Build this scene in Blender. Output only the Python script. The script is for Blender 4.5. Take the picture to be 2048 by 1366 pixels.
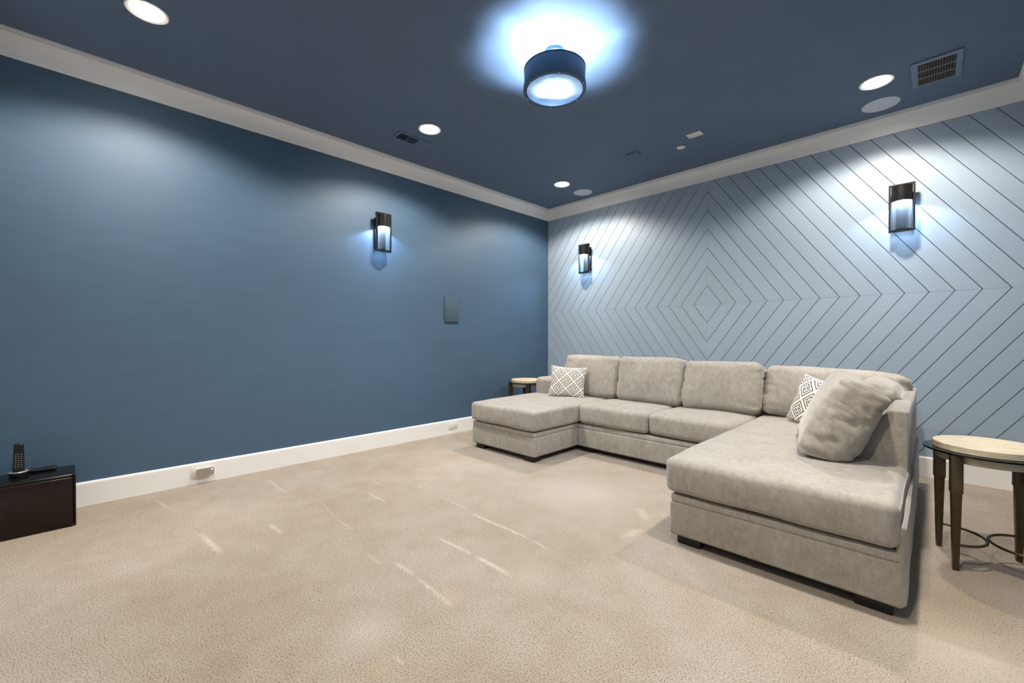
import bpy, bmesh, math, random
from mathutils import Vector, Matrix, noise

scene = bpy.context.scene
COL = scene.collection
for o in list(bpy.data.objects):
    bpy.data.objects.remove(o, do_unlink=True)
random.seed(7)
PI = math.pi

# ------------------------------------------------------------------ camera
cam_d = bpy.data.cameras.new('camera')
cam_d.sensor_width = 36.0
cam_d.lens = 14.838
cam_d.clip_start = 0.02
cam = bpy.data.objects.new('camera', cam_d)
cam.location = (3.866, -4.609, 1.0771)
cam.rotation_euler = (math.radians(90 - 0.425), 0.0, math.radians(44.864))
COL.objects.link(cam)
scene.camera = cam

# ------------------------------------------------------------------ world / exposure
world = bpy.data.worlds.new('world')
scene.world = world
world.use_nodes = True
world.node_tree.nodes['Background'].inputs[0].default_value = (0.01, 0.011, 0.013, 1)
world.node_tree.nodes['Background'].inputs[1].default_value = 0.2
scene.view_settings.view_transform = 'Standard'
scene.view_settings.look = 'None'
scene.view_settings.gamma = 1.0
scene.view_settings.use_curve_mapping = False
scene.view_settings.exposure = 0.95
scene.cycles.use_denoising = True
scene.cycles.max_bounces = 12
scene.cycles.diffuse_bounces = 8
scene.cycles.transparent_max_bounces = 16
scene.cycles.sample_clamp_indirect = 6.0

# light strengths (lamps are built further down, each with its own light)
DOWN_W = 98.0            # recessed downlights
DOWN_C = (1.0, 0.905, 0.79)
SCONCE_W = 10.0
SCONCE_C = (0.56, 0.76, 1.0)
DRUM_W = 70.0
DRUM_C = (0.66, 0.84, 1.0)

# room
RX, RY, H = 4.366, -5.07, 2.874
BASE_H, CROWN_Z = 0.1535, 2.734
XC, SEAM, U, V = 2.183, 1.4386, 0.13874, 0.19719

# ------------------------------------------------------------------ helpers
def new_obj(name, verts, faces, mat=None, parent=None, smooth=False, mats=None, midx=None):
    me = bpy.data.meshes.new(name)
    me.from_pydata([tuple(v) for v in verts], [], faces)
    me.update()
    for m in (mats if mats else ([mat] if mat else [])):
        me.materials.append(m)
    if midx is not None:
        me.polygons.foreach_set('material_index', midx)
    if smooth:
        me.polygons.foreach_set('use_smooth', [True] * len(me.polygons))
    o = bpy.data.objects.new(name, me)
    COL.objects.link(o)
    if parent is not None:
        o.parent = parent
    return o

def thing(name, label, cat, loc=(0, 0, 0), rotz=0.0, group=None):
    o = bpy.data.objects.new(name, None)
    o.empty_display_size = 0.05
    COL.objects.link(o)
    o.location = loc
    o.rotation_euler = (0, 0, rotz)
    return tag(o, label, cat, group)

def tag(o, label, cat=None, group=None, kind=None):
    o['label'] = label
    if cat: o['category'] = cat
    if group: o['group'] = group
    if kind: o['kind'] = kind
    return o

def dup(root, loc, rotz, label, group=None):
    r = root.copy(); COL.objects.link(r)
    r.location = loc; r.rotation_euler = (0, 0, rotz)
    r['label'] = label
    if group: r['group'] = group
    for ch in list(root.children):
        c = ch.copy(); COL.objects.link(c); c.parent = r
        for g in list(ch.children):
            d = g.copy(); COL.objects.link(d); d.parent = c
    return r

class MB:
    """collects primitive shapes into one mesh"""
    def __init__(s): s.v = []; s.f = []
    def add(s, verts, faces):
        n = len(s.v); s.v += [Vector(p) for p in verts]
        s.f += [tuple(i + n for i in f) for f in faces]; return s
    def box(s, x0, x1, y0, y1, z0, z1):
        return s.add([(x0,y0,z0),(x1,y0,z0),(x1,y1,z0),(x0,y1,z0),(x0,y0,z1),(x1,y0,z1),(x1,y1,z1),(x0,y1,z1)],
                     [(0,3,2,1),(4,5,6,7),(0,1,5,4),(1,2,6,5),(2,3,7,6),(3,0,4,7)])
    def lathe(s, prof, n=48, c=(0,0,0), cap0=False, cap1=False):
        vs = []; fs = []
        for r, z in prof:
            for i in range(n):
                a = 2*PI*i/n; vs.append((c[0]+r*math.cos(a), c[1]+r*math.sin(a), c[2]+z))
        for k in range(len(prof)-1):
            for i in range(n):
                j = (i+1) % n
                fs.append((k*n+i, k*n+j, (k+1)*n+j, (k+1)*n+i))
        if cap0: fs.append(tuple(reversed(range(n))))
        if cap1: fs.append(tuple(range((len(prof)-1)*n, len(prof)*n)))
        return s.add(vs, fs)
    def tube(s, pts, r, n=10, closed=False):
        pts = [Vector(p) for p in pts]; m = len(pts); vs = []; fs = []
        for i, p in enumerate(pts):
            a = pts[(i-1) % m] if (closed or i > 0) else p
            b = pts[(i+1) % m] if (closed or i < m-1) else p
            t = (b-a).normalized()
            up = Vector((0,0,1)) if abs(t.z) < .95 else Vector((1,0,0))
            e1 = t.cross(up).normalized(); e2 = e1.cross(t)
            for k in range(n):
                an = 2*PI*k/n; vs.append(p + r*(math.cos(an)*e1 + math.sin(an)*e2))
        for i in range(m if closed else m-1):
            for k in range(n):
                fs.append((i*n+k, i*n+(k+1)%n, ((i+1)%m)*n+(k+1)%n, ((i+1)%m)*n+k))
        if not closed:
            fs.append(tuple(reversed(range(n)))); fs.append(tuple(range((m-1)*n, m*n)))
        return s.add(vs, fs)
    def prism(s, poly, axis, a, b):
        """poly = 2D points, extruded along axis from a to b"""
        n = len(poly)
        def P(p, t):
            return {0:(t,p[0],p[1]), 1:(p[0],t,p[1]), 2:(p[0],p[1],t)}[axis]
        vs = [P(p,a) for p in poly] + [P(p,b) for p in poly]
        fs = [tuple(range(n)), tuple(reversed(range(n,2*n)))] + [(i,n+i,n+(i+1)%n,(i+1)%n) for i in range(n)]
        return s.add(vs, fs)
    def build(s, name, mat, parent=None, smooth=False, bevel=0, seg=2, weld=False):
        o = new_obj(name, s.v, s.f, mat, parent, smooth)
        bm = bmesh.new(); bm.from_mesh(o.data)
        if weld: bmesh.ops.remove_doubles(bm, verts=bm.verts, dist=1e-6)
        bmesh.ops.recalc_face_normals(bm, faces=bm.faces)
        if bevel:
            es = [e for e in bm.edges if len(e.link_faces) == 2 and e.calc_face_angle(0) > 0.5]
            bmesh.ops.bevel(bm, geom=es, offset=bevel, segments=seg, profile=0.5, affect='EDGES', clamp_overlap=True)
        bm.to_mesh(o.data); bm.free()
        if smooth or bevel:
            o.data.polygons.foreach_set('use_smooth', [True]*len(o.data.polygons))
            try: o.data.set_sharp_from_angle(angle=math.radians(38))
            except Exception: pass
        return o

def bx(name, x0, x1, y0, y1, z0, z1, mat, parent=None, bevel=0, seg=2):
    return MB().box(x0,x1,y0,y1,z0,z1).build(name, mat, parent, bevel=bevel, seg=seg)

def soft_samples(h, r, step):
    arc = [math.tan(PI/4*i/4)*r for i in range(5)]
    inner = h - r
    n = max(2, int(2*inner/step))
    core = [-inner + 2*inner*i/n for i in range(n+1)]
    return [-inner - a for a in reversed(arc[1:])] + core + [inner + a for a in arc[1:]]

def soft_box(sx, sy, sz, r, step=0.03, fn=None):
    """rounded box with a fine grid, fn(p, n) -> displaced point"""
    hx, hy, hz = sx/2, sy/2, sz/2
    r = min(r, hx*.98, hy*.98, hz*.98)
    ax = [soft_samples(h, r, step) for h in (hx,hy,hz)]
    vmap = {}; vs = []; fs = []
    H3 = (hx,hy,hz)
    def vert(p):
        k = tuple(round(c, 6) for c in p)
        if k in vmap: return vmap[k]
        q = Vector([max(-(H3[i]-r), min(H3[i]-r, p[i])) for i in range(3)])
        d = Vector(p) - q
        n = d.normalized() if d.length > 1e-9 else Vector((0,0,1))
        pos = q + n*r
        if fn: pos = fn(pos, n)
        vmap[k] = len(vs); vs.append(pos); return vmap[k]
    for a in range(3):
        b, c = (a+1) % 3, (a+2) % 3
        for sgn in (-1, 1):
            A, B = ax[b], ax[c]
            for i in range(len(A)-1):
                for j in range(len(B)-1):
                    q = []
                    for (u, w) in ((A[i],B[j]),(A[i+1],B[j]),(A[i+1],B[j+1]),(A[i],B[j+1])):
                        p = [0,0,0]; p[a] = sgn*H3[a]; p[b] = u; p[c] = w
                        q.append(vert(p))
                    fs.append(tuple(q) if sgn > 0 else tuple(reversed(q)))
    return vs, fs

def cushion(name, size, r, center, rot, mat, parent, bulge=(0,0,0), wrinkle=0.0, wax=0, seed=0, lump=0.006, step=0.025, sag=None, rest=None):
    hx, hy, hz = [s/2 for s in size]
    off = Vector((seed*3.7, seed*1.9, seed*5.1))
    wb = [i for i in range(3) if i != wax]
    def fn(p, n):
        u, v, w = p.x/hx, p.y/hy, p.z/hz
        cl = lambda t: max(0.0, 1 - t*t)
        d = Vector((math.copysign(bulge[0],u)*cl(v)*cl(w)*abs(u)**.5, math.copysign(bulge[1],v)*cl(u)*cl(w)*abs(v)**.5,
                    math.copysign(bulge[2],w)*cl(u)*cl(v)*abs(w)**.5))
        q = p + d
        q += n * lump * noise.noise(p*3.2 + off)
        if wrinkle:
            t = abs((u, v, w)[wax])
            e = max(0.0, (t - 0.40)/0.60)**1.2
            k = Vector((0,0,0)); k[wax] = p[wax]*5; k[wb[0]] = p[wb[0]]*9; k[wb[1]] = p[wb[1]]*27
            m = noise.noise(k + off)
            q += n * wrinkle * e * (-abs(m)*1.6 + .35)
        if sag: q = sag(q, n)
        return q
    vs, fs = soft_box(size[0], size[1], size[2], r, step, fn)
    M = Matrix.Translation(Vector(center)) @ rot.to_4x4()
    pl = parent.location if parent is not None else Vector((0,0,0))
    vs = [M @ v for v in vs]
    if rest is not None:        # the cushion settles flat on the seat below
        for v in vs:
            if v.z < rest + .03: v.z = rest + max(0.0, (v.z - rest + .06))/3.0 if v.z > rest - .06 else rest
    return new_obj(name, [v - pl for v in vs], fs, mat, parent, smooth=True)

def RX_(a): return Matrix.Rotation(math.radians(a), 3, 'X')
def RY_(a): return Matrix.Rotation(math.radians(a), 3, 'Y')
def RZ_(a): return Matrix.Rotation(math.radians(a), 3, 'Z')

# ------------------------------------------------------------------ materials
def srgb(r, g, b):
    f = lambda c: c/12.92 if c <= .04045 else ((c+.055)/1.055)**2.4
    return (f(r/255), f(g/255), f(b/255), 1)

class NT:
    def __init__(s, name):
        s.m = bpy.data.materials.new(name); s.m.use_nodes = True
        s.t = s.m.node_tree; s.t.nodes.clear()
        s.out = s.n('ShaderNodeOutputMaterial')
    def n(s, typ, **kw):
        nd = s.t.nodes.new(typ)
        for k, v in kw.items(): setattr(nd, k, v)
        return nd
    def l(s, a, b): s.t.links.new(a, b); return s
    def coord(s, kind='Object', scale=None):
        c = s.n('ShaderNodeTexCoord').outputs[kind]
        if scale is not None:
            mp = s.n('ShaderNodeMapping'); mp.inputs['Scale'].default_value = scale
            s.l(c, mp.inputs['Vector']); return mp.outputs[0]
        return c
    def noise(s, vec, scale, detail=3, rough=.5):
        nd = s.n('ShaderNodeTexNoise'); nd.inputs['Scale'].default_value = scale
        nd.inputs['Detail'].default_value = detail; nd.inputs['Roughness'].default_value = rough
        s.l(vec, nd.inputs['Vector']); return nd.outputs['Fac']
    def ramp(s, fac, stops):
        nd = s.n('ShaderNodeValToRGB')
        e = nd.color_ramp.elements
        while len(e) < len(stops): e.new(0.5)
        for el, (p, c) in zip(e, stops):
            el.position = p; el.color = c
        s.l(fac, nd.inputs[0]); return nd.outputs[0]
    def math(s, op, a, b=None, clamp=False):
        nd = s.n('ShaderNodeMath', operation=op); nd.use_clamp = clamp
        for i, x in enumerate((a, b)):
            if x is None: continue
            if isinstance(x, (int, float)): nd.inputs[i].default_value = x
            else: s.l(x, nd.inputs[i])
        return nd.outputs[0]
    def mix(s, fac, a, b, blend='MIX'):
        nd = s.n('ShaderNodeMix', data_type='RGBA', blend_type=blend)
        for sock, x in ((nd.inputs[0], fac), (nd.inputs[6], a), (nd.inputs[7], b)):
            if isinstance(x, (int, float, tuple)): sock.default_value = x
            else: s.l(x, sock)
        return nd.outputs[2]
    def bump(s, height, strength=.3, dist=.002):
        nd = s.n('ShaderNodeBump'); nd.inputs['Strength'].default_value = strength
        nd.inputs['Distance'].default_value = dist; s.l(height, nd.inputs['Height']); return nd.outputs[0]
    def bsdf(s, color, rough=.5, metal=0, normal=None, spec=None, coat=0, sheen=0):
        b = s.n('ShaderNodeBsdfPrincipled')
        for sock, x in ((b.inputs['Base Color'], color), (b.inputs['Roughness'], rough)):
            if isinstance(x, (int, float, tuple)): sock.default_value = x
            else: s.l(x, sock)
        b.inputs['Metallic'].default_value = metal
        if spec is not None: b.inputs['Specular IOR Level'].default_value = spec
        if coat: b.inputs['Coat Weight'].default_value = coat; b.inputs['Coat Roughness'].default_value = .08
        if sheen:
            b.inputs['Sheen Weight'].default_value = sheen; b.inputs['Sheen Roughness'].default_value = .45
        if normal is not None: s.l(normal, b.inputs['Normal'])
        return b
    def done(s, shader):
        s.l(shader.outputs[0], s.out.inputs[0]); return s.m

def plain(name, rgb, rough=.5, metal=0, spec=None, coat=0, vary=.04, scale=18, bump=0.0, bscale=300):
    t = NT(name); c = t.coord()
    f = t.noise(c, scale, 4)
    col = srgb(*rgb)
    lo = tuple(x*(1-vary) for x in col[:3]) + (1,); hi = tuple(min(1, x*(1+vary)) for x in col[:3]) + (1,)
    cc = t.ramp(f, [(.3, lo), (.7, hi)])
    nrm = t.bump(t.noise(c, bscale, 3), bump, .001) if bump else None
    return t.done(t.bsdf(cc, rough, metal, nrm, spec, coat))

def emitter(name, rgb, strength):
    t = NT(name); e = t.n('ShaderNodeEmission')
    e.inputs[0].default_value = (*rgb, 1); e.inputs[1].default_value = strength
    return t.done(e)

def make_wall_paint(name, rgb, rough, spec, horizontal=True):
    t = NT(name); c = t.coord()
    f = t.noise(t.coord('Object', (1.2, 1.2, 5)), 2.5, 4)
    col = srgb(*rgb)
    cc = t.ramp(f, [(.3, tuple(x*.96 for x in col[:3])+(1,)), (.7, tuple(x*1.04 for x in col[:3])+(1,))])
    g = t.noise(t.coord('Object', (60, 60, 420) if horizontal else (160,160,160)), 1.0, 3)
    return t.done(t.bsdf(cc, rough, 0, t.bump(g, .22, .0012), spec))

M = {}
M['wall'] = make_wall_paint('blue_wall_paint', (66, 91, 114), .55, .45)
M['bounce_wall'] = make_wall_paint('pale_bounce_paint', (150, 156, 162), .6, .3)  # unseen back wall, made pale to bounce light onto the sofa fronts
M['ceil'] = make_wall_paint('slate_ceiling_paint', (99, 115, 137), .75, .2, False)
t = NT('board_paint'); c = t.coord()
oi = t.n('ShaderNodeObjectInfo').outputs['Random']
pc = srgb(150, 166, 181)
base = t.ramp(oi, [(0, tuple(x*.97 for x in pc[:3])+(1,)), (1, tuple(x*1.03 for x in pc[:3])+(1,))])
M['board'] = t.done(t.bsdf(base, .42, 0, t.bump(t.noise(t.coord('Object', (40,40,40)), 1.5, 3), .06, .001), .4))
M['groove'] = plain('groove_backing', (40, 49, 58), .8)
M['trim'] = plain('white_trim_paint', (231, 230, 228), .38, spec=.45, vary=.012, scale=5)
M['black_gloss'] = plain('piano_black', (12, 10, 11), .24, spec=.28, vary=.15)
M['black_brown'] = plain('dark_gloss_panel', (33, 24, 22), .22, spec=.25, vary=.15)
M['black_plastic'] = plain('black_plastic', (16, 16, 18), .28)
M['silver'] = plain('silver_ring', (170, 172, 172), .3, .6)
M['key'] = plain('silver_keys', (120, 112, 102), .35, .3)
M['deck'] = plain('deck_shade_tone', (70, 62, 54), .9)  # deck carries the cushions; dark colour deepens the shadow gap below them
M['foot'] = plain('black_foot', (14, 13, 13), .5)
M['bronze'] = plain('bronze_metal', (92, 80, 63), .38, .75, vary=.12, scale=30)
M['darkmetal'] = plain('dark_bronze_fixture', (40, 39, 39), .32, .6, vary=.06)
M['drum_bluelit'] = plain('drum_metal_bluelit', (70, 92, 114), .4, .4, vary=.05)  # blue light and flare on the dark drum are put into this colour
M['white_plastic'] = plain('white_plastic', (220, 218, 212), .4, vary=.01)
M['grille_white'] = plain('speaker_grille', (205, 206, 214), .7, vary=.015)
M['greyplate'] = plain('taupe_plastic', (150, 138, 124), .45, vary=.03)
M['led'] = emitter('purple_led', (.36, .16, 1.0), 1.8)
M['speaker_face'] = plain('wall_speaker_cloth', (62, 84, 102), .8, vary=.02)
M['vent_paint'] = plain('vent_paint', (103, 119, 141), .5, vary=.02)
M['vent_dark'] = plain('vent_cavity', (20, 19, 18), .9)
M['vent_slat'] = plain('vent_slat', (112, 100, 84), .6, .2)
M['lamp_disc'] = emitter('downlight_disc', (1.0, .95, .86), 40)
M['bulb'] = emitter('cool_bulb', (.74, .88, 1.0), 22)

# table stone
t = NT('travertine'); c = t.coord()
f1 = t.noise(t.coord('Object', (3, 9, 9)), 3, 6, .6); f2 = t.noise(c, 26, 4)
cc = t.ramp(f1, [(.3, srgb(184, 167, 138)), (.55, srgb(206, 193, 168)), (.75, srgb(194, 178, 150))])
cc = t.mix(.18, cc, t.ramp(f2, [(.35, srgb(150, 128, 98)), (.6, srgb(214, 203, 181))]))
M['stone'] = t.done(t.bsdf(cc, .42, 0, t.bump(f2, .08, .001)))
# smoked glass shelf
t = NT('smoked_glass')
g = t.n('ShaderNodeBsdfGlossy'); g.inputs['Color'].default_value = (.8,.85,.9,1); g.inputs['Roughness'].default_value = .03
tr = t.n('ShaderNodeBsdfTransparent'); tr.inputs[0].default_value = (.12,.135,.15,1)
fr = t.n('ShaderNodeFresnel'); fr.inputs[0].default_value = 1.5
mx = t.n('ShaderNodeMixShader'); t.l(fr.outputs[0], mx.inputs[0]); t.l(tr.outputs[0], mx.inputs[1]); t.l(g.outputs[0], mx.inputs[2])
M['smoked'] = t.done(mx)
# sconce seedy glass
def seeded_glass(name, tint, tl_fac, scale, rib=False):
    t = NT(name); c = t.coord()
    if rib:
        w = t.n('ShaderNodeTexWave', wave_type='BANDS', bands_direction='DIAGONAL')
        w.inputs['Scale'].default_value = scale; t.l(c, w.inputs['Vector']); h = w.outputs['Fac']
    else:
        v = t.n('ShaderNodeTexVoronoi'); v.inputs['Scale'].default_value = scale; t.l(c, v.inputs['Vector']); h = v.outputs['Distance']
    bmp = t.bump(h, .6, .002)
    tr = t.n('ShaderNodeBsdfTransparent'); tr.inputs[0].default_value = tint
    tl = t.n('ShaderNodeBsdfTranslucent'); tl.inputs[0].default_value = (.9,.94,1,1)
    gl = t.n('ShaderNodeBsdfGlossy'); gl.inputs['Roughness'].default_value = .12
    t.l(bmp, tl.inputs['Normal']); t.l(bmp, gl.inputs['Normal'])
    m1 = t.n('ShaderNodeMixShader')
    ff = t.math('MULTIPLY', t.ramp(h, [(.1,(.55,.55,.55,1)),(.7,(1,1,1,1))]), tl_fac)
    t.l(ff, m1.inputs[0]); t.l(tr.outputs[0], m1.inputs[1]); t.l(tl.outputs[0], m1.inputs[2])
    fr = t.n('ShaderNodeFresnel'); fr.inputs[0].default_value = 1.45; t.l(bmp, fr.inputs['Normal'])
    m2 = t.n('ShaderNodeMixShader'); t.l(fr.outputs[0], m2.inputs[0]); t.l(m1.outputs[0], m2.inputs[1]); t.l(gl.outputs[0], m2.inputs[2])
    return t.done(m2)
M['seedy'] = seeded_glass('seedy_glass', (.80,.86,.93,1), .035, 150)
M['ribbed'] = seeded_glass('ribbed_glass', (.88,.93,.97,1), .14, 70, True)

# sofa fabric
t = NT('greige_velvet'); c = t.coord()
big = t.noise(c, 6.5, 6, .65); sm = t.noise(t.coord('Object', (1,1,.55)), 38, 4, .6); thread = t.noise(t.coord('Object', (1,1,.6)), 420, 3, .65)
cc = t.ramp(big, [(.28, srgb(126, 118, 106)), (.5, srgb(153, 147, 136)), (.72, srgb(174, 169, 163))])
cc = t.mix(.5, cc, t.ramp(sm, [(.3, srgb(121, 114, 102)), (.7, srgb(177, 171, 164))]))
cc = t.mix(.32, cc, t.ramp(thread, [(.32, srgb(103, 96, 85)), (.68, srgb(190, 185, 177))]))
h = t.math('ADD', t.math('MULTIPLY', thread, .6), t.math('MULTIPLY', sm, .4))
M['sofa'] = t.done(t.bsdf(cc, .85, 0, t.bump(h, .35, .0022), .15, sheen=.35))

# pillow
M['pil_white'] = plain('pillow_white', (226, 221, 212), .9, spec=.1, vary=.04, scale=60, bump=.3, bscale=500)
M['pil_grey'] = plain('pillow_grey', (98, 92, 90), .9, spec=.1, vary=.06, scale=60, bump=.3, bscale=500)

# carpet
t = NT('beige_carpet'); c = t.coord()
mid = t.noise(c, 44, 4, .6)
patch = t.noise(t.coord('Object', (1,1,1)), 1.1, 4, .55); patch2 = t.noise(c, 5.5, 4, .6)
col = t.ramp(patch, [(.3, srgb(166, 151, 132)), (.5, srgb(179, 166, 150)), (.72, srgb(192, 181, 171))])
col = t.mix(.36, col, t.ramp(patch2, [(.3, srgb(158, 143, 123)), (.7, srgb(193, 183, 173))]))
spk = t.noise(c, 205, 2.5, .55); grain = t.noise(c, 520, 3, .6)
pit = t.mix(1.0, t.ramp(spk, [(.34, (.30,.25,.19,1)), (.44, (.78,.75,.71,1)), (.56, (1.0,1,1,1))]), t.ramp(grain, [(.3, (.84,.83,.81,1)), (.65, (1,1,1,1))]), 'MULTIPLY')
col = t.mix(1.0, col, pit, 'MULTIPLY')
# brushed-up streaks left in the pile (vacuum marks), each at its own place on the floor
sep = t.n('ShaderNodeSeparateXYZ'); t.l(c, sep.inputs[0])
wn = t.noise(c, 30, 4, .7)
acc = None
for (sx, sy, ex, ey, w, a) in [
    (1.00,-4.18,1.36,-4.14,0.022,0.8),(1.14,-3.87,1.34,-3.86,0.02,0.7),
    (1.08,-3.24,1.35,-3.23,0.014,0.6),
    (2.03,-3.57,2.21,-3.57,0.018,0.7),
    (2.22,-3.57,2.51,-3.58,0.016,0.8),
    (1.97,-3.28,2.26,-3.26,0.016,0.7),
    (2.26,-3.26,2.52,-3.26,0.02,0.85),
    (1.85,-2.95,2.35,-2.94,0.018,0.8),
    (2.35,-2.94,2.50,-2.96,0.014,0.45),
    (0.20,-3.65,0.69,-3.64,0.014,0.5),
    (0.18,-4.30,0.46,-4.25,0.016,0.5),
    (1.35,-3.57,1.56,-3.56,0.014,0.45),
    (2.57,-3.88,2.64,-3.88,0.01,0.5),
    (1.85,-3.63,2.04,-3.63,0.012,0.3),
    (1.47,-2.92,1.84,-2.93,0.012,0.35),
    (2.54,-2.13,2.69,-2.29,0.04,0.45),
    (2.68,-2.58,2.71,-2.40,0.03,0.4),
    
    (0.97,-3.52,1.35,-3.57,0.01,0.25),
    (1.18,-2.91,1.28,-2.92,0.014,0.4),
    (0.83,-3.10,1.08,-3.08,0.012,0.35)]:
    L = math.hypot(ex-sx, ey-sy); ux, uy = (ex-sx)/L, (ey-sy)/L
    px = t.math('SUBTRACT', sep.outputs[0], (sx+ex)/2); py = t.math('SUBTRACT', sep.outputs[1], (sy+ey)/2)
    al = t.math('ADD', t.math('MULTIPLY', px, ux), t.math('MULTIPLY', py, uy))
    ac = t.math('ADD', t.math('MULTIPLY', px, -uy), t.math('MULTIPLY', py, ux))
    ac = t.math('ADD', ac, t.math('MULTIPLY', t.math('SUBTRACT', wn, .5), w*.9))
    e1 = t.math('SUBTRACT', 1.0, t.math('DIVIDE', t.math('ABSOLUTE', ac), w), True)
    e2 = t.math('SUBTRACT', 1.0, t.math('POWER', t.math('DIVIDE', t.math('ABSOLUTE', al), L/2), 3), True)
    m = t.math('MULTIPLY', t.math('MULTIPLY', e1, e2), t.math('MULTIPLY', t.ramp(wn, [(.35, (.35,.35,.35,1)), (.62, (1,1,1,1))]), a), True)
    acc = m if acc is None else t.math('MAXIMUM', acc, m)
col = t.mix(t.math('MULTIPLY', acc, .62), col, srgb(232, 222, 204))
for (cx_, cy_, rad, a, tone) in [(2.40,-3.90,.16,.22,(226,214,206)),(.885,-3.77,.10,.45,(176,158,134)),(1.82,-2.76,.05,.5,(176,158,134)),
    (2.60,-3.93,.07,.4,(176,158,134)),(2.45,-3.55,.08,.35,(180,163,140)),(2.59,-3.21,.16,.16,(228,218,206)),(1.90,-3.87,.05,.3,(180,163,140)),
    (1.47,-3.19,.10,.25,(184,168,146)),(2.15,-2.15,.45,.16,(232,222,212)),(4.0,-2.5,.35,.25,(236,226,210)),(4.05,-1.95,.18,.3,(178,160,138))]:
    dx = t.math('SUBTRACT', sep.outputs[0], cx_); dy = t.math('SUBTRACT', sep.outputs[1], cy_)
    rr = t.math('SQRT', t.math('ADD', t.math('MULTIPLY', dx, dx), t.math('MULTIPLY', dy, dy)))
    rr = t.math('ADD', rr, t.math('MULTIPLY', t.math('SUBTRACT', patch2, .5), rad*1.2))
    mm_ = t.math('MULTIPLY', t.math('SUBTRACT', 1.0, t.math('DIVIDE', rr, rad), True), a, True)
    col = t.mix(mm_, col, srgb(*tone))
hh = t.math('ADD', t.math('MULTIPLY', spk, 1.1), t.math('ADD', t.math('MULTIPLY', grain, .5), t.math('MULTIPLY', mid, .45)))
M['carpet'] = t.done(t.bsdf(col, .95, 0, t.bump(hh, .8, .005), .05, sheen=.25))

# ------------------------------------------------------------------ room shell
floor = bx('floor', -.12, RX+.12, RY-.12, .12, -.12, 0.0, M['carpet'])
tag(floor, 'beige cut-pile carpet floor with pale vacuum streaks', 'floor', kind='structure')
ceil = bx('ceiling', -.12, RX+.12, RY-.12, .12, H, H+.12, M['ceil'])
tag(ceil, 'flat ceiling painted dark slate blue', 'ceiling', kind='structure')
wl = bx('wall_left', -.12, 0, RY, .012, 0, H, M['wall'])
tag(wl, 'long smooth wall painted denim blue', 'wall', kind='structure')
wr = bx('wall_right', RX, RX+.12, RY, .012, 0, H, M['wall'])
tag(wr, 'blue painted wall at the right end of the panelled wall', 'wall', kind='structure')
wb = bx('wall_back', -.12, RX+.12, RY-.12, RY, 0, H, M['bounce_wall'])
tag(wb, 'unseen wall behind the viewer, made pale to bounce light', 'wall', kind='structure')
wf = bx('wall_far', -.12, RX+.12, .012, .12, 0, H, M['groove'])
tag(wf, 'grey-blue accent wall of boards laid in concentric diamonds', 'wall', kind='structure')

def clip(poly, inside, inter):
    out = []
    for i in range(len(poly)):
        a, b = poly[i], poly[(i+1) % len(poly)]
        ia, ib = inside(a), inside(b)
        if ia: out.append(a)
        if ia != ib: out.append(inter(a, b))
    return out
def clip_rect(poly, x0, x1, z0, z1):
    for ax, val, s in ((0,x0,1),(0,x1,-1),(1,z0,1),(1,z1,-1)):
        ins = lambda p: s*(p[ax]-val) >= -1e-9
        def it(a, b):
            k = (val-a[ax])/(b[ax]-a[ax]); return (a[0]+k*(b[0]-a[0]), a[1]+k*(b[1]-a[1]))
        poly = clip(poly, ins, it)
        if not poly: return poly
    return poly
GAP = 0.019
for k in range(24):
    for qx in (-1, 1):
        for qz in (-1, 1):
            a, b = (k+GAP if k else 0.0), k+1-GAP
            ex, ez = .0003, .0006
            poly = [(ex+a*U, ez), (ex+b*U, ez), (ex, ez+b*V), (ex, ez+a*V)] if k else [(ex, ez), (ex+b*U, ez), (ex, ez+b*V)]
            poly = [(XC+qx*p[0], SEAM+qz*p[1]) for p in poly]
            poly = clip_rect(poly, .001, RX-.001, .10, 2.78)
            if len(poly) < 3: continue
            ar = abs(sum(poly[i][0]*poly[(i+1)%len(poly)][1]-poly[(i+1)%len(poly)][0]*poly[i][1] for i in range(len(poly))))/2
            if ar < 2e-4: continue
            dy = random.uniform(-.0004, .0004)
            o = MB().prism(poly, 1, dy, .0125).build('board', M['board'], wf)

def sweep(prof, path, name, mat):
    """prof: (offset from wall, z) ; path: list of ((x,y),(nx,ny)) rings with mitre normals"""
    vs = []; fs = []; n = len(prof)
    for (x, y), (nx, ny) in path:
        for (d, z) in prof: vs.append((x+nx*d, y+ny*d, z))
    for i in range(len(path)-1):
        for k in range(n):
            fs.append((i*n+k, i*n+(k+1)%n, (i+1)*n+(k+1)%n, (i+1)*n+k))
    fs.append(tuple(range(n))); fs.append(tuple(reversed(range((len(path)-1)*n, len(path)*n))))
    m = MB().add(vs, fs); o = m.build(name, mat)
    return o
cp = [(0, CROWN_Z), (.009, CROWN_Z), (.012, CROWN_Z+.004), (.012, CROWN_Z+.012)]
for i in range(9):          # cove
    a = PI/2*i/8
    cp.append((.012 + .062*(1-math.cos(a)), CROWN_Z+.014 + .098*math.sin(a)))
cp += [(.080, H-.026), (.080, H-.012), (.0875, H-.012), (.0875, H), (0, H)]
bp = [(0, 0), (.015, 0), (.015, BASE_H-.012), (.012, BASE_H-.003), (.008, BASE_H), (0, BASE_H)]
corners = {'left': (((0,RY),(1,1)), ((0,0),(1,-1))), 'far': (((0,0),(1,-1)), ((RX,0),(-1,-1))),
           'right': (((RX,0),(-1,-1)), ((RX,RY),(-1,1))), 'back': (((RX,RY),(-1,1)), ((0,RY),(1,1)))}
desc = {'left': 'along the long blue wall', 'far': 'along the diamond-board wall', 'right': 'along the right-hand wall', 'back': 'along the wall behind the viewer'}
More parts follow.
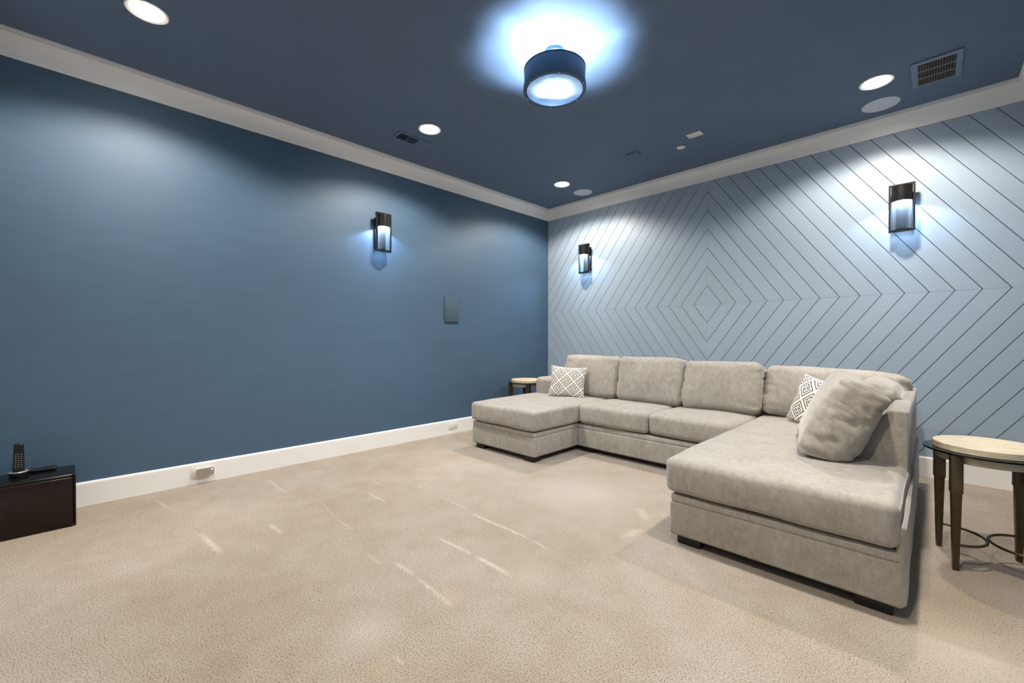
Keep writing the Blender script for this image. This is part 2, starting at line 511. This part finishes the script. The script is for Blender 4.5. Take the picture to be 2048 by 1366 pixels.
for i, (s, pth) in enumerate(corners.items()):
    o = sweep(cp, pth, 'trim_%d' % (i+1), M['trim'])
    o.data.polygons.foreach_set('use_smooth', [True]*len(o.data.polygons)); o.data.set_sharp_from_angle(angle=math.radians(25))
    tag(o, 'off-white cove crown moulding ' + desc[s], 'crown moulding', kind='structure')
    o = sweep(bp, pth, 'baseboard_' + s, M['trim'])
    tag(o, 'off-white flat baseboard ' + desc[s], 'baseboard', kind='structure')

# ------------------------------------------------------------------ lamps
def lamp(name, typ, energy, color, loc, parent, size=.05, spread=None):
    d = bpy.data.lights.new(name, typ); d.energy = energy; d.color = color
    d.shadow_soft_size = size
    if typ == 'SPOT':
        d.spot_size = math.radians(spread); d.spot_blend = .35
        # lensed downlight: intensity falls with the cosine off its axis
        d.use_nodes = True
        nt = d.node_tree; em = nt.nodes['Emission']
        tc = nt.nodes.new('ShaderNodeTexCoord'); sp = nt.nodes.new('ShaderNodeSeparateXYZ')
        ab = nt.nodes.new('ShaderNodeMath'); ab.operation = 'ABSOLUTE'
        mu = nt.nodes.new('ShaderNodeMath'); mu.operation = 'MULTIPLY_ADD'; mu.inputs[1].default_value = 0.72; mu.inputs[2].default_value = .55
        nt.links.new(tc.outputs['Normal'], sp.inputs[0]); nt.links.new(sp.outputs[2], ab.inputs[0])
        nt.links.new(ab.outputs[0], mu.inputs[0]); nt.links.new(mu.outputs[0], em.inputs['Strength'])
    o = bpy.data.objects.new(name, d); COL.objects.link(o); o.location = loc; o.parent = parent
    return o

g = 'recessed ceiling downlights'
dl = thing('recessed_light', 'lit recessed downlight nearest the viewer above the long blue wall', 'downlight', (.80, -4.37, H), 0, g)
MB().lathe([(.074,-.0005),(.094,-.0005),(.096,-.004),(.090,-.007),(.076,-.004),(.074,-.0005)], 48).build('trim_ring', M['white_plastic'], dl, smooth=True)
MB().lathe([(.075,-.0035),(.05,-.005),(.02,-.0058),(.001,-.006)], 40).build('lens', M['lamp_disc'], dl, smooth=True)
lamp('downlight_beam', 'SPOT', DOWN_W, DOWN_C, (0,0,-.012), dl, .06, 148)
for loc, lab in (((.80,-2.53), 'lit recessed downlight beside the small three-section air vent'),
                 ((.80,-.703), 'lit recessed downlight nearest the corner where blue and board walls meet'),
                 ((3.58,-.703), 'lit recessed downlight beside the large square air return grille'),
                 ((3.58,-2.53), 'recessed downlight above the near chaise, out of view overhead'),
                 ((3.58,-4.37), 'recessed downlight directly over the viewer')):
    dup(dl, (loc[0], loc[1], H), 0, lab, g)

# drum ceiling fixture
fx = thing('ceiling_drum_light', 'dark metal drum ceiling light, blue glow in its colour, ribbed glass bottom, glowing', 'ceiling light', (2.183, -2.54, H))
MB().lathe([(.001,0),(.058,0),(.058,-.022),(.05,-.03),(.022,-.034),(.022,-.12),(.001,-.12)], 40).build('canopy', M['drum_bluelit'], fx, smooth=True)
DT, DB, DR = -.122, -.248, .190
MB().lathe([(DR,DB),(DR,DT),(DR+.003,DT),(DR+.003,DT+.004),(DR-.004,DT+.004),(DR-.004,DB+.004),(DR-.004,DB),(DR,DB)], 72).build('drum_shade', M['drum_bluelit'], fx, smooth=True)
MB().lathe([(DR-.016,DB-.001),(DR+.005,DB-.001),(DR+.005,DB+.026),(DR,DB+.027),(DR,DB+.004),(DR-.016,DB+.004),(DR-.016,DB-.001)], 72).build('bottom_ring', M['drum_bluelit'], fx, smooth=True)
MB().lathe([(.001,DB+.006),(DR-.006,DB+.006),(DR-.006,DB+.010),(.001,DB+.010)], 72).build('glass_lens', M['ribbed'], fx)
m = MB()
for i in range(3):
    a = 2*PI*i/3 + .4
    m.tube([(.02*math.cos(a),.02*math.sin(a),DT-.03),((DR-.003)*math.cos(a),(DR-.003)*math.sin(a),DT-.008)], .005, 8)
m.lathe([(.001,-.118),(.034,-.118),(.036,-.17),(.030,-.176),(.001,-.176)], 24)
m.build('socket_cluster', M['drum_bluelit'], fx, smooth=True)
for i in range(3):
    a = 2*PI*i/3 + 1.45
    bxp, byp = .092*math.cos(a), .092*math.sin(a)
    m = MB().lathe([(.001,-.032),(.016,-.028),(.027,-.012),(.029,.0),(.024,.016),(.014,.03),(.001,.034)], 20, (bxp, byp, -.182))
    m.build('bulb', M['bulb'], fx, smooth=True)
    lamp('bulb_light', 'POINT', DRUM_W/3, DRUM_C, (bxp*.5, byp*.5, -.187), fx, .022)
for i in range(6):
    a = 2*PI*i/6 + .3
    MB().lathe([(.001,-.004),(.005,-.003),(.006,0),(.006,.008),(.001,.008)], 12, ((DR-.003)*math.cos(a),(DR-.003)*math.sin(a),DB-.002)).build('screw', M['silver'], fx, smooth=True)

# sconces: local frame, wall plane at y=0, projecting to -y, origin at backplate centre on the wall
def sconce(loc, rotz, label):
    s = thing('wall_sconce', label, 'wall lamp', loc, rotz, 'rectangular-framed wall sconces')
    bx('backplate', -.056, .056, -.018, 0, -.150, .156, M['darkmetal'], s, .002)
    bx('mount_arm', -.02, .02, -.03, -.015, .06, .14, M['darkmetal'], s, .002)
    W, Z0, Z1, FW, FD = .0775, -.187, .187, .0125, .012
    y = -.085
    m = MB()
    for (a,b,c,d) in ((-W,-W+FW,Z0,Z1),(W-FW,W,Z0,Z1),(-W+FW,W-FW,Z0,Z0+.017),(-W+FW,W-FW,Z1-.012,Z1)):
        m.box(a,b,y-FD,y+FD,c,d)
    m.build('frame', M['darkmetal'], s)
    R = .0625; ztop, zs, zb = .173, .048, -.168
    MB().lathe([(.001,ztop),(R-.004,ztop),(R,ztop-.003),(R,zs),(R-.003,zs),(R-.003,ztop-.006),(.001,ztop-.006)], 48, (0,y,0)).build('shade', M['darkmetal'], s, smooth=True)
    MB().lathe([(R-.004,zs+.012),(R-.002,zs+.012),(R-.002,zb),(R-.004,zb)], 48, (0,y,0)).build('glass_cylinder', M['seedy'], s, smooth=True)
    MB().lathe([(.001,zs+.075),(.018,zs+.07),(.026,zs+.045),(.024,zs+.028),(.014,zs+.016),(.001,zs+.012)], 20, (0,y,.03)).build('bulb', M['bulb'], s, smooth=True)
    lamp('bulb_light', 'POINT', SCONCE_W, SCONCE_C, (0, y, zs+.028), s, .009)
    return s
sc = sconce((.675, 0, 2.105), 0, 'lit framed glass sconce on board wall near the corner')
dup(sc, (3.692, 0, 2.105), 0, 'lit framed glass sconce on board wall at the right, above sofa end')
dup(sc, (0, -2.578, 2.105), PI/2, 'lit framed glass sconce on the plain blue wall')

# ------------------------------------------------------------------ ceiling fittings
def disc_thing(name, label, cat, x, y, r, drop, mat, group=None):
    o = MB().lathe([(.001,-drop),(r-.004,-drop),(r-.001,-drop+.002),(r,-.0003)], 56).build(name, mat, None, smooth=True)
    o.location = (x, y, H); return tag(o, label, cat, group)
def ceil_speaker(x, y, label):
    s = thing('ceiling_speaker', label, 'speaker', (x, y, H), 0, 'round in-ceiling speakers')
    MB().lathe([(.001,-.003),(.112,-.003),(.113,-.002),(.113,-.0004)], 64).build('grille', M['grille_white'], s, smooth=True)
    MB().lathe([(.113,-.0004),(.113,-.002),(.1165,-.002),(.1175,-.0004)], 64).build('bezel', M['vent_paint'], s, smooth=True)
ceil_speaker(.812, -.302, 'round pale in-ceiling speaker nearest the room corner')
ceil_speaker(3.576, -.302, 'round pale in-ceiling speaker beside the large square grille')
sm = thing('smoke_detector', 'small round white ceiling sensor disc', 'smoke detector', (2.187, -.675, H))
MB().lathe([(.001,-.010),(.036,-.010),(.039,-.007),(.039,-.004)], 40).build('cover', M['white_plastic'], sm, smooth=True)
MB().lathe([(.030,-.004),(.030,-.0003)], 40).build('neck', M['vent_dark'], sm, smooth=True)
pl_ = thing('ceiling_plate', 'small white rectangular cover plate on ceiling beside round sensor', 'cover plate', (2.377, -.832, H))
bx('plate', -.061, .061, -.042, .042, -.008, -.0003, M['white_plastic'], pl_, .002)
for sx in (-.03, .03): MB().lathe([(.001,-.009),(.004,-.009),(.004,-.0075)], 10, (sx,0,0)).build('screw', M['silver'], pl_)
bp_ = thing('blank_ceiling_plate', 'slate-painted rectangular cover plate on ceiling left of round sensor', 'cover plate', (1.788, -.848, H))
bx('plate', -.058, .058, -.042, .042, -.013, -.0003, M['ceil'], bp_, .002)
for sx in (-.03, .03): MB().lathe([(.001,-.0135),(.004,-.0135),(.004,-.012)], 10, (sx,0,0)).build('screw', M['ceil'], bp_)

# large return grille (3 rows of slots)
v = thing('air_return_grille', 'large square slate-framed air return grille with brown louvres', 'air vent', (3.877, -.612, H))
x0,x1,y0,y1 = -.120,.120,-.182,.182
gx0,gx1,gy0,gy1 = -.090,.090,-.145,.165
m = MB()
for (a,b,c,d) in ((x0,gx0,y0,y1),(gx1,x1,y0,y1),(gx0,gx1,y0,gy0),(gx0,gx1,gy1,y1)): m.box(a,b,c,d,-.010,-.0003)
m.build('frame', M['vent_paint'], v)
bx('cavity', gx0, gx1, gy0, gy1, -.0015, -.0006, M['vent_dark'], v)
for i in range(1,3):
    yy = gy0 + (gy1-gy0)*i/3
    bx('cross_bar', gx0, gx1, yy-.006, yy+.006, -.0095, -.002, M['vent_paint'], v)
ns = 14; w = (gx1-gx0)/ns
me0 = None
for i in range(ns):
    xx = gx0 + w*(i+.5)
    if me0 is None:
        o = MB().prism([(-.0058,-.009),(-.0040,-.009),(.0026,-.002),(.0010,-.002)], 1, gy0, gy1).build('louvre', M['vent_slat'], v); me0 = o.data
    else:
        o = bpy.data.objects.new('louvre', me0); COL.objects.link(o); o.parent = v
    o.location = (xx, 0, 0)

# small three-section vent
v = thing('air_vent', 'small slate three-section supply vent beside a downlight', 'air vent', (.520, -2.530, H))
fr_ = MB()
secs = [(-.140,-.047),(-.045,.046),(.049,.140)]
for (a,b,c,d) in ((-.075,-.058,-.158,.158),(.058,.075,-.158,.158),(-.058,.058,-.158,-.140),(-.058,.058,.140,.158),(-.058,.058,-.047,-.045+.002),(-.058,.058,.046,.049)):
    fr_.box(a,b,c,d,-.008,-.0003)
fr_.build('frame', M['vent_paint'], v)
bx('cavity', -.058, .058, -.140, .140, -.0014, -.0005, M['vent_dark'], v)
for si, (a, b) in enumerate(secs):
    for i in range(7):
        if si == 0:
            xx = -.058 + .116*(i+.5)/7
            MB().prism([(xx+.003,-.0075),(xx+.0045,-.0075),(xx-.0005,-.002),(xx-.002,-.002)], 1, a, b).build('louvre', M['vent_paint'], v)
        else:
            yy = a + (b-a)*(i+.5)/7
            s_, wd = (1, .0062) if si == 2 else (0.0, .0008)
            MB().prism([(yy+wd,-.0075),(yy+wd-.0015,-.0075),(yy-.005*s_-.0007,-.002),(yy-.005*s_+.0008,-.002)], 0, -.058, .058).build('louvre', M['vent_paint'], v)

# ------------------------------------------------------------------ wall fittings
ws = thing('wall_speaker', 'flat blue-grey rectangular speaker on the blue wall', 'speaker', (0, -1.70, 1.403))
bx('body', .0005, .014, -.095, .095, -.143, .143, M['speaker_face'], ws, .003)
bx('grille', .0135, .0165, -.088, .088, -.136, .136, M['speaker_face'], ws, .001)

def outlet(y, label):
    o = thing('wall_outlet', label, 'outlet', (.015, y, .088), 0, 'baseboard outlets')
    bx('cover_plate', .0002, .005, -.060, .060, -.038, .038, M['white_plastic'], o, .0015)
    for s in (-1, 1):
        r = MB().lathe([(.001,.0),(.0165,.0),(.0165,.0022),(.001,.0022)], 24)
        r.v = [Vector((.0045+p.z, p.y + s*.024, p.x)) for p in r.v]
        f = r.build('socket', M['white_plastic'], o, smooth=True)
        mm = MB()
        for dz in (-.006, .006): mm.box(.0064,.0069, s*.024-.004, s*.024+.004, dz-.001, dz+.001)
        mm.build('slot', M['vent_dark'], f)
outlet(-1.692, 'white empty outlet plate on baseboard left of the far chaise')
outlet(-4.022, 'white outlet plate on baseboard behind a plugged-in grey device')
ex = thing('plug_in_extender', 'taupe plug-in device with glowing purple light on baseboard outlet', 'plug-in device', (.024, -4.0, .088))
vs, fs = soft_box(.03, .108, .058, .013, .01)
new_obj('body', [Vector((p.x+.017, p.y, p.z)) for p in vs], fs, M['white_plastic'], ex, True)
vs, fs = soft_box(.004, .106, .056, .0019, .01)
fc = MB()
pp = []
for (cx_, cz_, a0) in ((.041,.016,0),(-.041,.016,90),(-.041,-.016,180),(.041,-.016,270)):
    for i in range(6):
        a = math.radians(a0 + 18*i); pp.append((cx_+.0125*math.cos(a), cz_+.0125*math.sin(a)))
MB().prism(pp, 0, .031, .0335).build('face_plate', M['greyplate'], ex)
r = MB().lathe([(.001,.003),(.006,.0025),(.0075,.0)], 24)
r.v = [Vector((.0335+p.z, p.x+.040, p.y+.014)) for p in r.v]
r.build('led', M['led'], ex, smooth=True)
bx('plug', -.0035, .004, -.018, .018, -.012, .012, M['white_plastic'], ex)

# ------------------------------------------------------------------ black box, phone
sub = thing('black_cabinet', 'low glossy black box cabinet on carpet by the blue wall', 'cabinet', (.24, -4.86, 0))
bx('body', -.135, .125, -.195, .192, .004, .298, M['black_gloss'], sub, .012, 4)
bx('front_panel', .122, .141, -.197, .186, .0, .282, M['black_brown'], sub, .004, 3)
bx('edge_strip', .120, .140, .188, .198, .002, .296, M['black_gloss'], sub, .004, 3)
ph = thing('cordless_phone', 'black cordless handset standing in round charging base on cabinet', 'phone', (.235, -4.887, .2985))
MB().lathe([(.001,0),(.036,0),(.037,.003),(.037,.026),(.034,.029),(.026,.029),(.024,.02),(.001,.02)], 40).build('charging_base', M['black_plastic'], ph, smooth=True)
MB().lathe([(.0345,.0285),(.0375,.0275),(.0385,.031),(.036,.034),(.028,.033),(.027,.0285)], 40).build('silver_rim', M['silver'], ph, smooth=True)
vs, fs = soft_box(.024, .042, .165, .0105, .012)
tilt = RY_(-7)
hs = new_obj('handset', [tilt @ Vector((p.x, p.y*(1 - .10*p.z/.08), p.z)) + Vector((-.004, 0, .106)) for p in vs], fs, M['black_plastic'], ph, True)
kp = RZ_(0)
for i in range(3):
    for j in range(7):
        q = tilt @ Vector((.0122, (i-1)*.0105, -.048 + j*.0115)) + Vector((-.004, 0, .106))
        vs, fs = soft_box(.003, .0065, .0045, .0014, .004)
        new_obj('key', [p + q for p in vs], fs, M['key'], hs, True)
rm = thing('handset_lying', 'flat black handset lying on the cabinet beside the phone', 'handset', (.165, -4.80, .2985))
vs, fs = soft_box(.05, .115, .018, .008, .012)
new_obj('body', [RZ_(-6) @ Vector((p.x*(1-.12*p.y/.07), p.y, p.z)) + Vector((0,0,.0095)) for p in vs], fs, M['black_plastic'], rm, True)
vs, fs = soft_box(.036, .05, .004, .0018, .01)
new_obj('screen', [RZ_(-6) @ (p + Vector((0,.02,.0185))) for p in vs], fs, M['black_gloss'], rm, True)

# ------------------------------------------------------------------ side tables
def side_table(loc, rotz, label):
    T = thing('side_table', label, 'side table', loc, rotz, 'round stone-topped side tables')
    MB().lathe([(.001,.546),(.188,.546),(.190,.548),(.190,.574),(.187,.577),(.001,.577)], 72).build('stone_top', M['stone'], T, smooth=True)
    MB().lathe([(.001,.537),(.224,.537),(.2255,.5385),(.2255,.5440),(.224,.5455),(.001,.5455)], 72).build('smoked_glass_shelf', M['smoked'], T, smooth=True)
    MB().lathe([(.001,.497),(.178,.497),(.180,.499),(.180,.534),(.178,.5365),(.001,.5365)], 72).build('stone_apron', M['stone'], T, smooth=True)
    for sx in (-1,1):
        for sy in (-1,1):
            cx_, cy_ = sx*.139, sy*.139
            m = MB()
            def ring(h, z): return [(cx_-h,cy_-h,z),(cx_+h,cy_-h,z),(cx_+h,cy_+h,z),(cx_-h,cy_+h,z)]
            lv = ring(.0105,0)+ring(.0175,.362)+ring(.0205,.362)+ring(.0205,.536)
            fs = [(3,2,1,0),(12,13,14,15)]
            for k in range(3):
                for i in range(4): fs.append((k*4+i, k*4+(i+1)%4, (k+1)*4+(i+1)%4, (k+1)*4+i))
            m.add(lv, fs).build('leg', M['bronze'], T, bevel=.003, seg=2)
    for s in (-1, 1):
        pts = []
        for i in range(33):
            a = PI*i/32
            pts.append((s*(.139 - .133*math.sin(a)), .139*math.cos(a), .118))
        MB().tube(pts, .0062, 10).build('arc_stretcher', M['bronze'], T, smooth=True)
    return T
st = side_table((4.059,-1.604,0), math.radians(10.8), 'round stone-topped side table at the right of the near chaise')
dup(st, (.345,-.815,0), math.radians(4), 'round stone-topped side table in the far corner behind the sofa arm', 'round stone-topped side tables')

# ------------------------------------------------------------------ sectional sofa
S = thing('sectional_sofa', 'large U-shaped greige velvet sectional sofa with two chaise ends', 'sofa', (2.2, -1.0, 0))
I3 = Matrix.Identity(3)
sofa = M['sofa']
YB = -.35
def cbox(name, x0,x1,y0,y1,z0,z1, r, **kw):
    return cushion(name, (x1-x0, y1-y0, z1-z0), r, ((x0+x1)/2,(y0+y1)/2,(z0+z1)/2), I3, sofa, S, **kw)
units = [('chaise_base', .632, 1.460, -1.920, 1), ('seat_base', 1.462, 2.883, -1.305, 2), ('chaise_base', 2.886, 3.795, -2.445, 3)]
for nm, xa, xb, yf, sd in units:
    cbox(nm, xa, xb, yf, YB, .05, .221, .014, seed=sd, lump=.003, step=.05)
    cbox('base_band', xa+.003, xb-.003, yf+.003, YB-.002, .2185, .262, .014, seed=sd+5, lump=.003, step=.05)
    bx('deck', xa+.03-2.2, xb-.03-2.2, yf+.035+1.0, YB-.03+1.0, .250, .290, M['deck'], S)
    bx('underside', xa+.035-2.2, xb-.035-2.2, yf+.04+1.0, YB-.03+1.0, .030, .056, M['foot'], S)
    for fxp in (xa+.09, xb-.09):
        for fyp in (yf+.072, YB-.08):
            if nm == 'seat_base' and fyp < -1: fyp = yf+.09
            bx('foot', fxp-.06-2.2, fxp+.06-2.2, fyp-.045+1.0, fyp+.045+1.0, 0.0, .056, M['foot'], S, .006)
# seat cushions
cbox('seat_cushion', .628, 1.478, -1.945, -.56, .272, .452, .036, bulge=(.006,.008,.012), seed=1, lump=.009, wrinkle=.0)
cbox('seat_cushion', 1.482, 2.182, -1.322, -.56, .272, .450, .042, bulge=(.004,.010,.016), seed=2, lump=.008)
cbox('seat_cushion', 2.187, 2.868, -1.322, -.56, .272, .450, .042, bulge=(.004,.010,.016), seed=3, lump=.008)
cbox('seat_cushion', 2.868, 3.785, -2.470, -.56, .272, .452, .038, bulge=(.006,.010,.014), seed=4, lump=.009)
# right outer side panel
cbox('side_panel', 3.772, 3.803, -2.440, YB, .055, .365, .016, seed=6, lump=.004, step=.05)
# backs
def back(name, poly, axis, a, b):
    p = [(q[0]-(2.2 if axis == 1 else -1.0), q[1]) for q in poly]
    sh = -1.0 if axis == 1 else 2.2
    return MB().prism(p, axis, a-sh, b-sh).build(name, sofa, S, bevel=.012, seg=3)
back('side_back', [(3.555,.25),(3.788,.25),(3.788,.722),(3.716,.722),(3.530,.44)], 1, -1.815, YB)
back('main_back', [(YB,.25),(YB,.722),(YB-.085,.722),(YB-.26,.44),(YB-.26,.25)], 0, .632, 3.786)
# arm of the far chaise
cbox('arm', .634, .893, -.990, YB-.002, .26, .632, .045, bulge=(.01,.008,.012), seed=9, lump=.01)
# back cushions leaning on the main back
for i, (xa, xb, zt, sd) in enumerate(((.905,1.575,.868,11),(1.580,2.250,.872,12),(2.256,2.885,.858,13))):
    hh = zt-.445
    cushion('back_cushion', (xb-xa+.012, .215, hh+.02), .062, ((xa+xb)/2, -.700, .447+hh/2), RX_(-13), sofa, S,
            bulge=(.0,.035,.006), wrinkle=.015, wax=0, seed=sd, lump=.014, step=.02)
cushion('back_cushion', (.885, .215, .41), .08, (3.322, -.650, .637), RY_(2.2) @ RX_(-15), sofa, S,
        bulge=(.0,.03,.006), wrinkle=.020, wax=0, seed=14, lump=.014, step=.02)
# back cushions leaning on the side back
cushion('back_cushion', (.215, .64, .455), .05, (3.497, -1.675, .640), RZ_(11) @ RY_(26), sofa, S,
        bulge=(.035,.012,.012), wrinkle=.019, wax=1, seed=16, lump=.018, step=.016, rest=.452)
cushion('back_cushion', (.205, .58, .38), .065, (3.585, -1.04, .618), RY_(24), sofa, S,
        bulge=(.03,.0,.006), wrinkle=.024, wax=1, seed=17, lump=.014, step=.02)

# ------------------------------------------------------------------ patterned throw pillows
KEY = ['#####.#', '#...#.#', '#.###.#', '#.....#', '#.###.#', '#.#...#', '#.#####']
def greek(u, v, cell=.114):
    a, b = (u+v)/math.sqrt(2)/cell + .5, (v-u)/math.sqrt(2)/cell + .5
    i, j = int((a - math.floor(a))*13), int((b - math.floor(b))*13)
    d = min(i, j, 12-i, 12-j)
    if d == 0 or d == 2: return 0
    if d == 1: return 1
    return 1 if KEY[i-3][j-3] == '#' else 0
def pillow(label, center, rot, w, h, t, seed):
    P = thing('throw_pillow', label, 'pillow', center, 0, 'greek-key throw pillows')
    N = 230
    R3 = rot
    def surf(u, v, s):
        e = 1 - .095*(1-v*v)*abs(u)**2.5; f = 1 - .095*(1-u*u)*abs(v)**2.5
        x = u*w/2*e; z = v*h/2*f
        k = max(0, (1-u*u)*(1-v*v))
        y = s*(t/2)*(k**.42) + .003*noise.noise(Vector((u*2.5+seed, v*2.5, s)))*(k > 0)
        return R3 @ Vector((x, y, z))
    vs = []; fs = []; mi = []
    for s in (-1, 1):
        o0 = len(vs)
        for j in range(N+1):
            for i in range(N+1):
                vs.append(surf(-1+2*i/N, -1+2*j/N, s))
        for j in range(N):
            for i in range(N):
                q = (o0+j*(N+1)+i, o0+j*(N+1)+i+1, o0+(j+1)*(N+1)+i+1, o0+(j+1)*(N+1)+i)
                fs.append(q if s < 0 else tuple(reversed(q)))
                mi.append(greek((-1+2*(i+.5)/N)*w/2, (-1+2*(j+.5)/N)*h/2))
    new_obj('cover', vs, fs, None, P, True, [M['pil_white'], M['pil_grey']], mi)
    pts = []
    for (a, b) in (((-1,-1),(1,-1)),((1,-1),(1,1)),((1,1),(-1,1)),((-1,1),(-1,-1))):
        for k in range(20):
            q = k/20; pts.append(surf(a[0]+(b[0]-a[0])*q, a[1]+(b[1]-a[1])*q, -1))
    MB().tube(pts, .0035, 6, True).build('seam_piping', M['pil_white'], P, smooth=True)
pillow('white and grey greek-key pillow against the far chaise arm', (1.112, -1.005, .612), RZ_(26) @ RX_(-16) @ RY_(3), .385, .335, .12, 1)
pillow('white and grey greek-key pillow behind the big near cushion', (3.292, -.99, .615), RZ_(-35) @ RX_(-18) @ RY_(9), .385, .36, .12, 5)
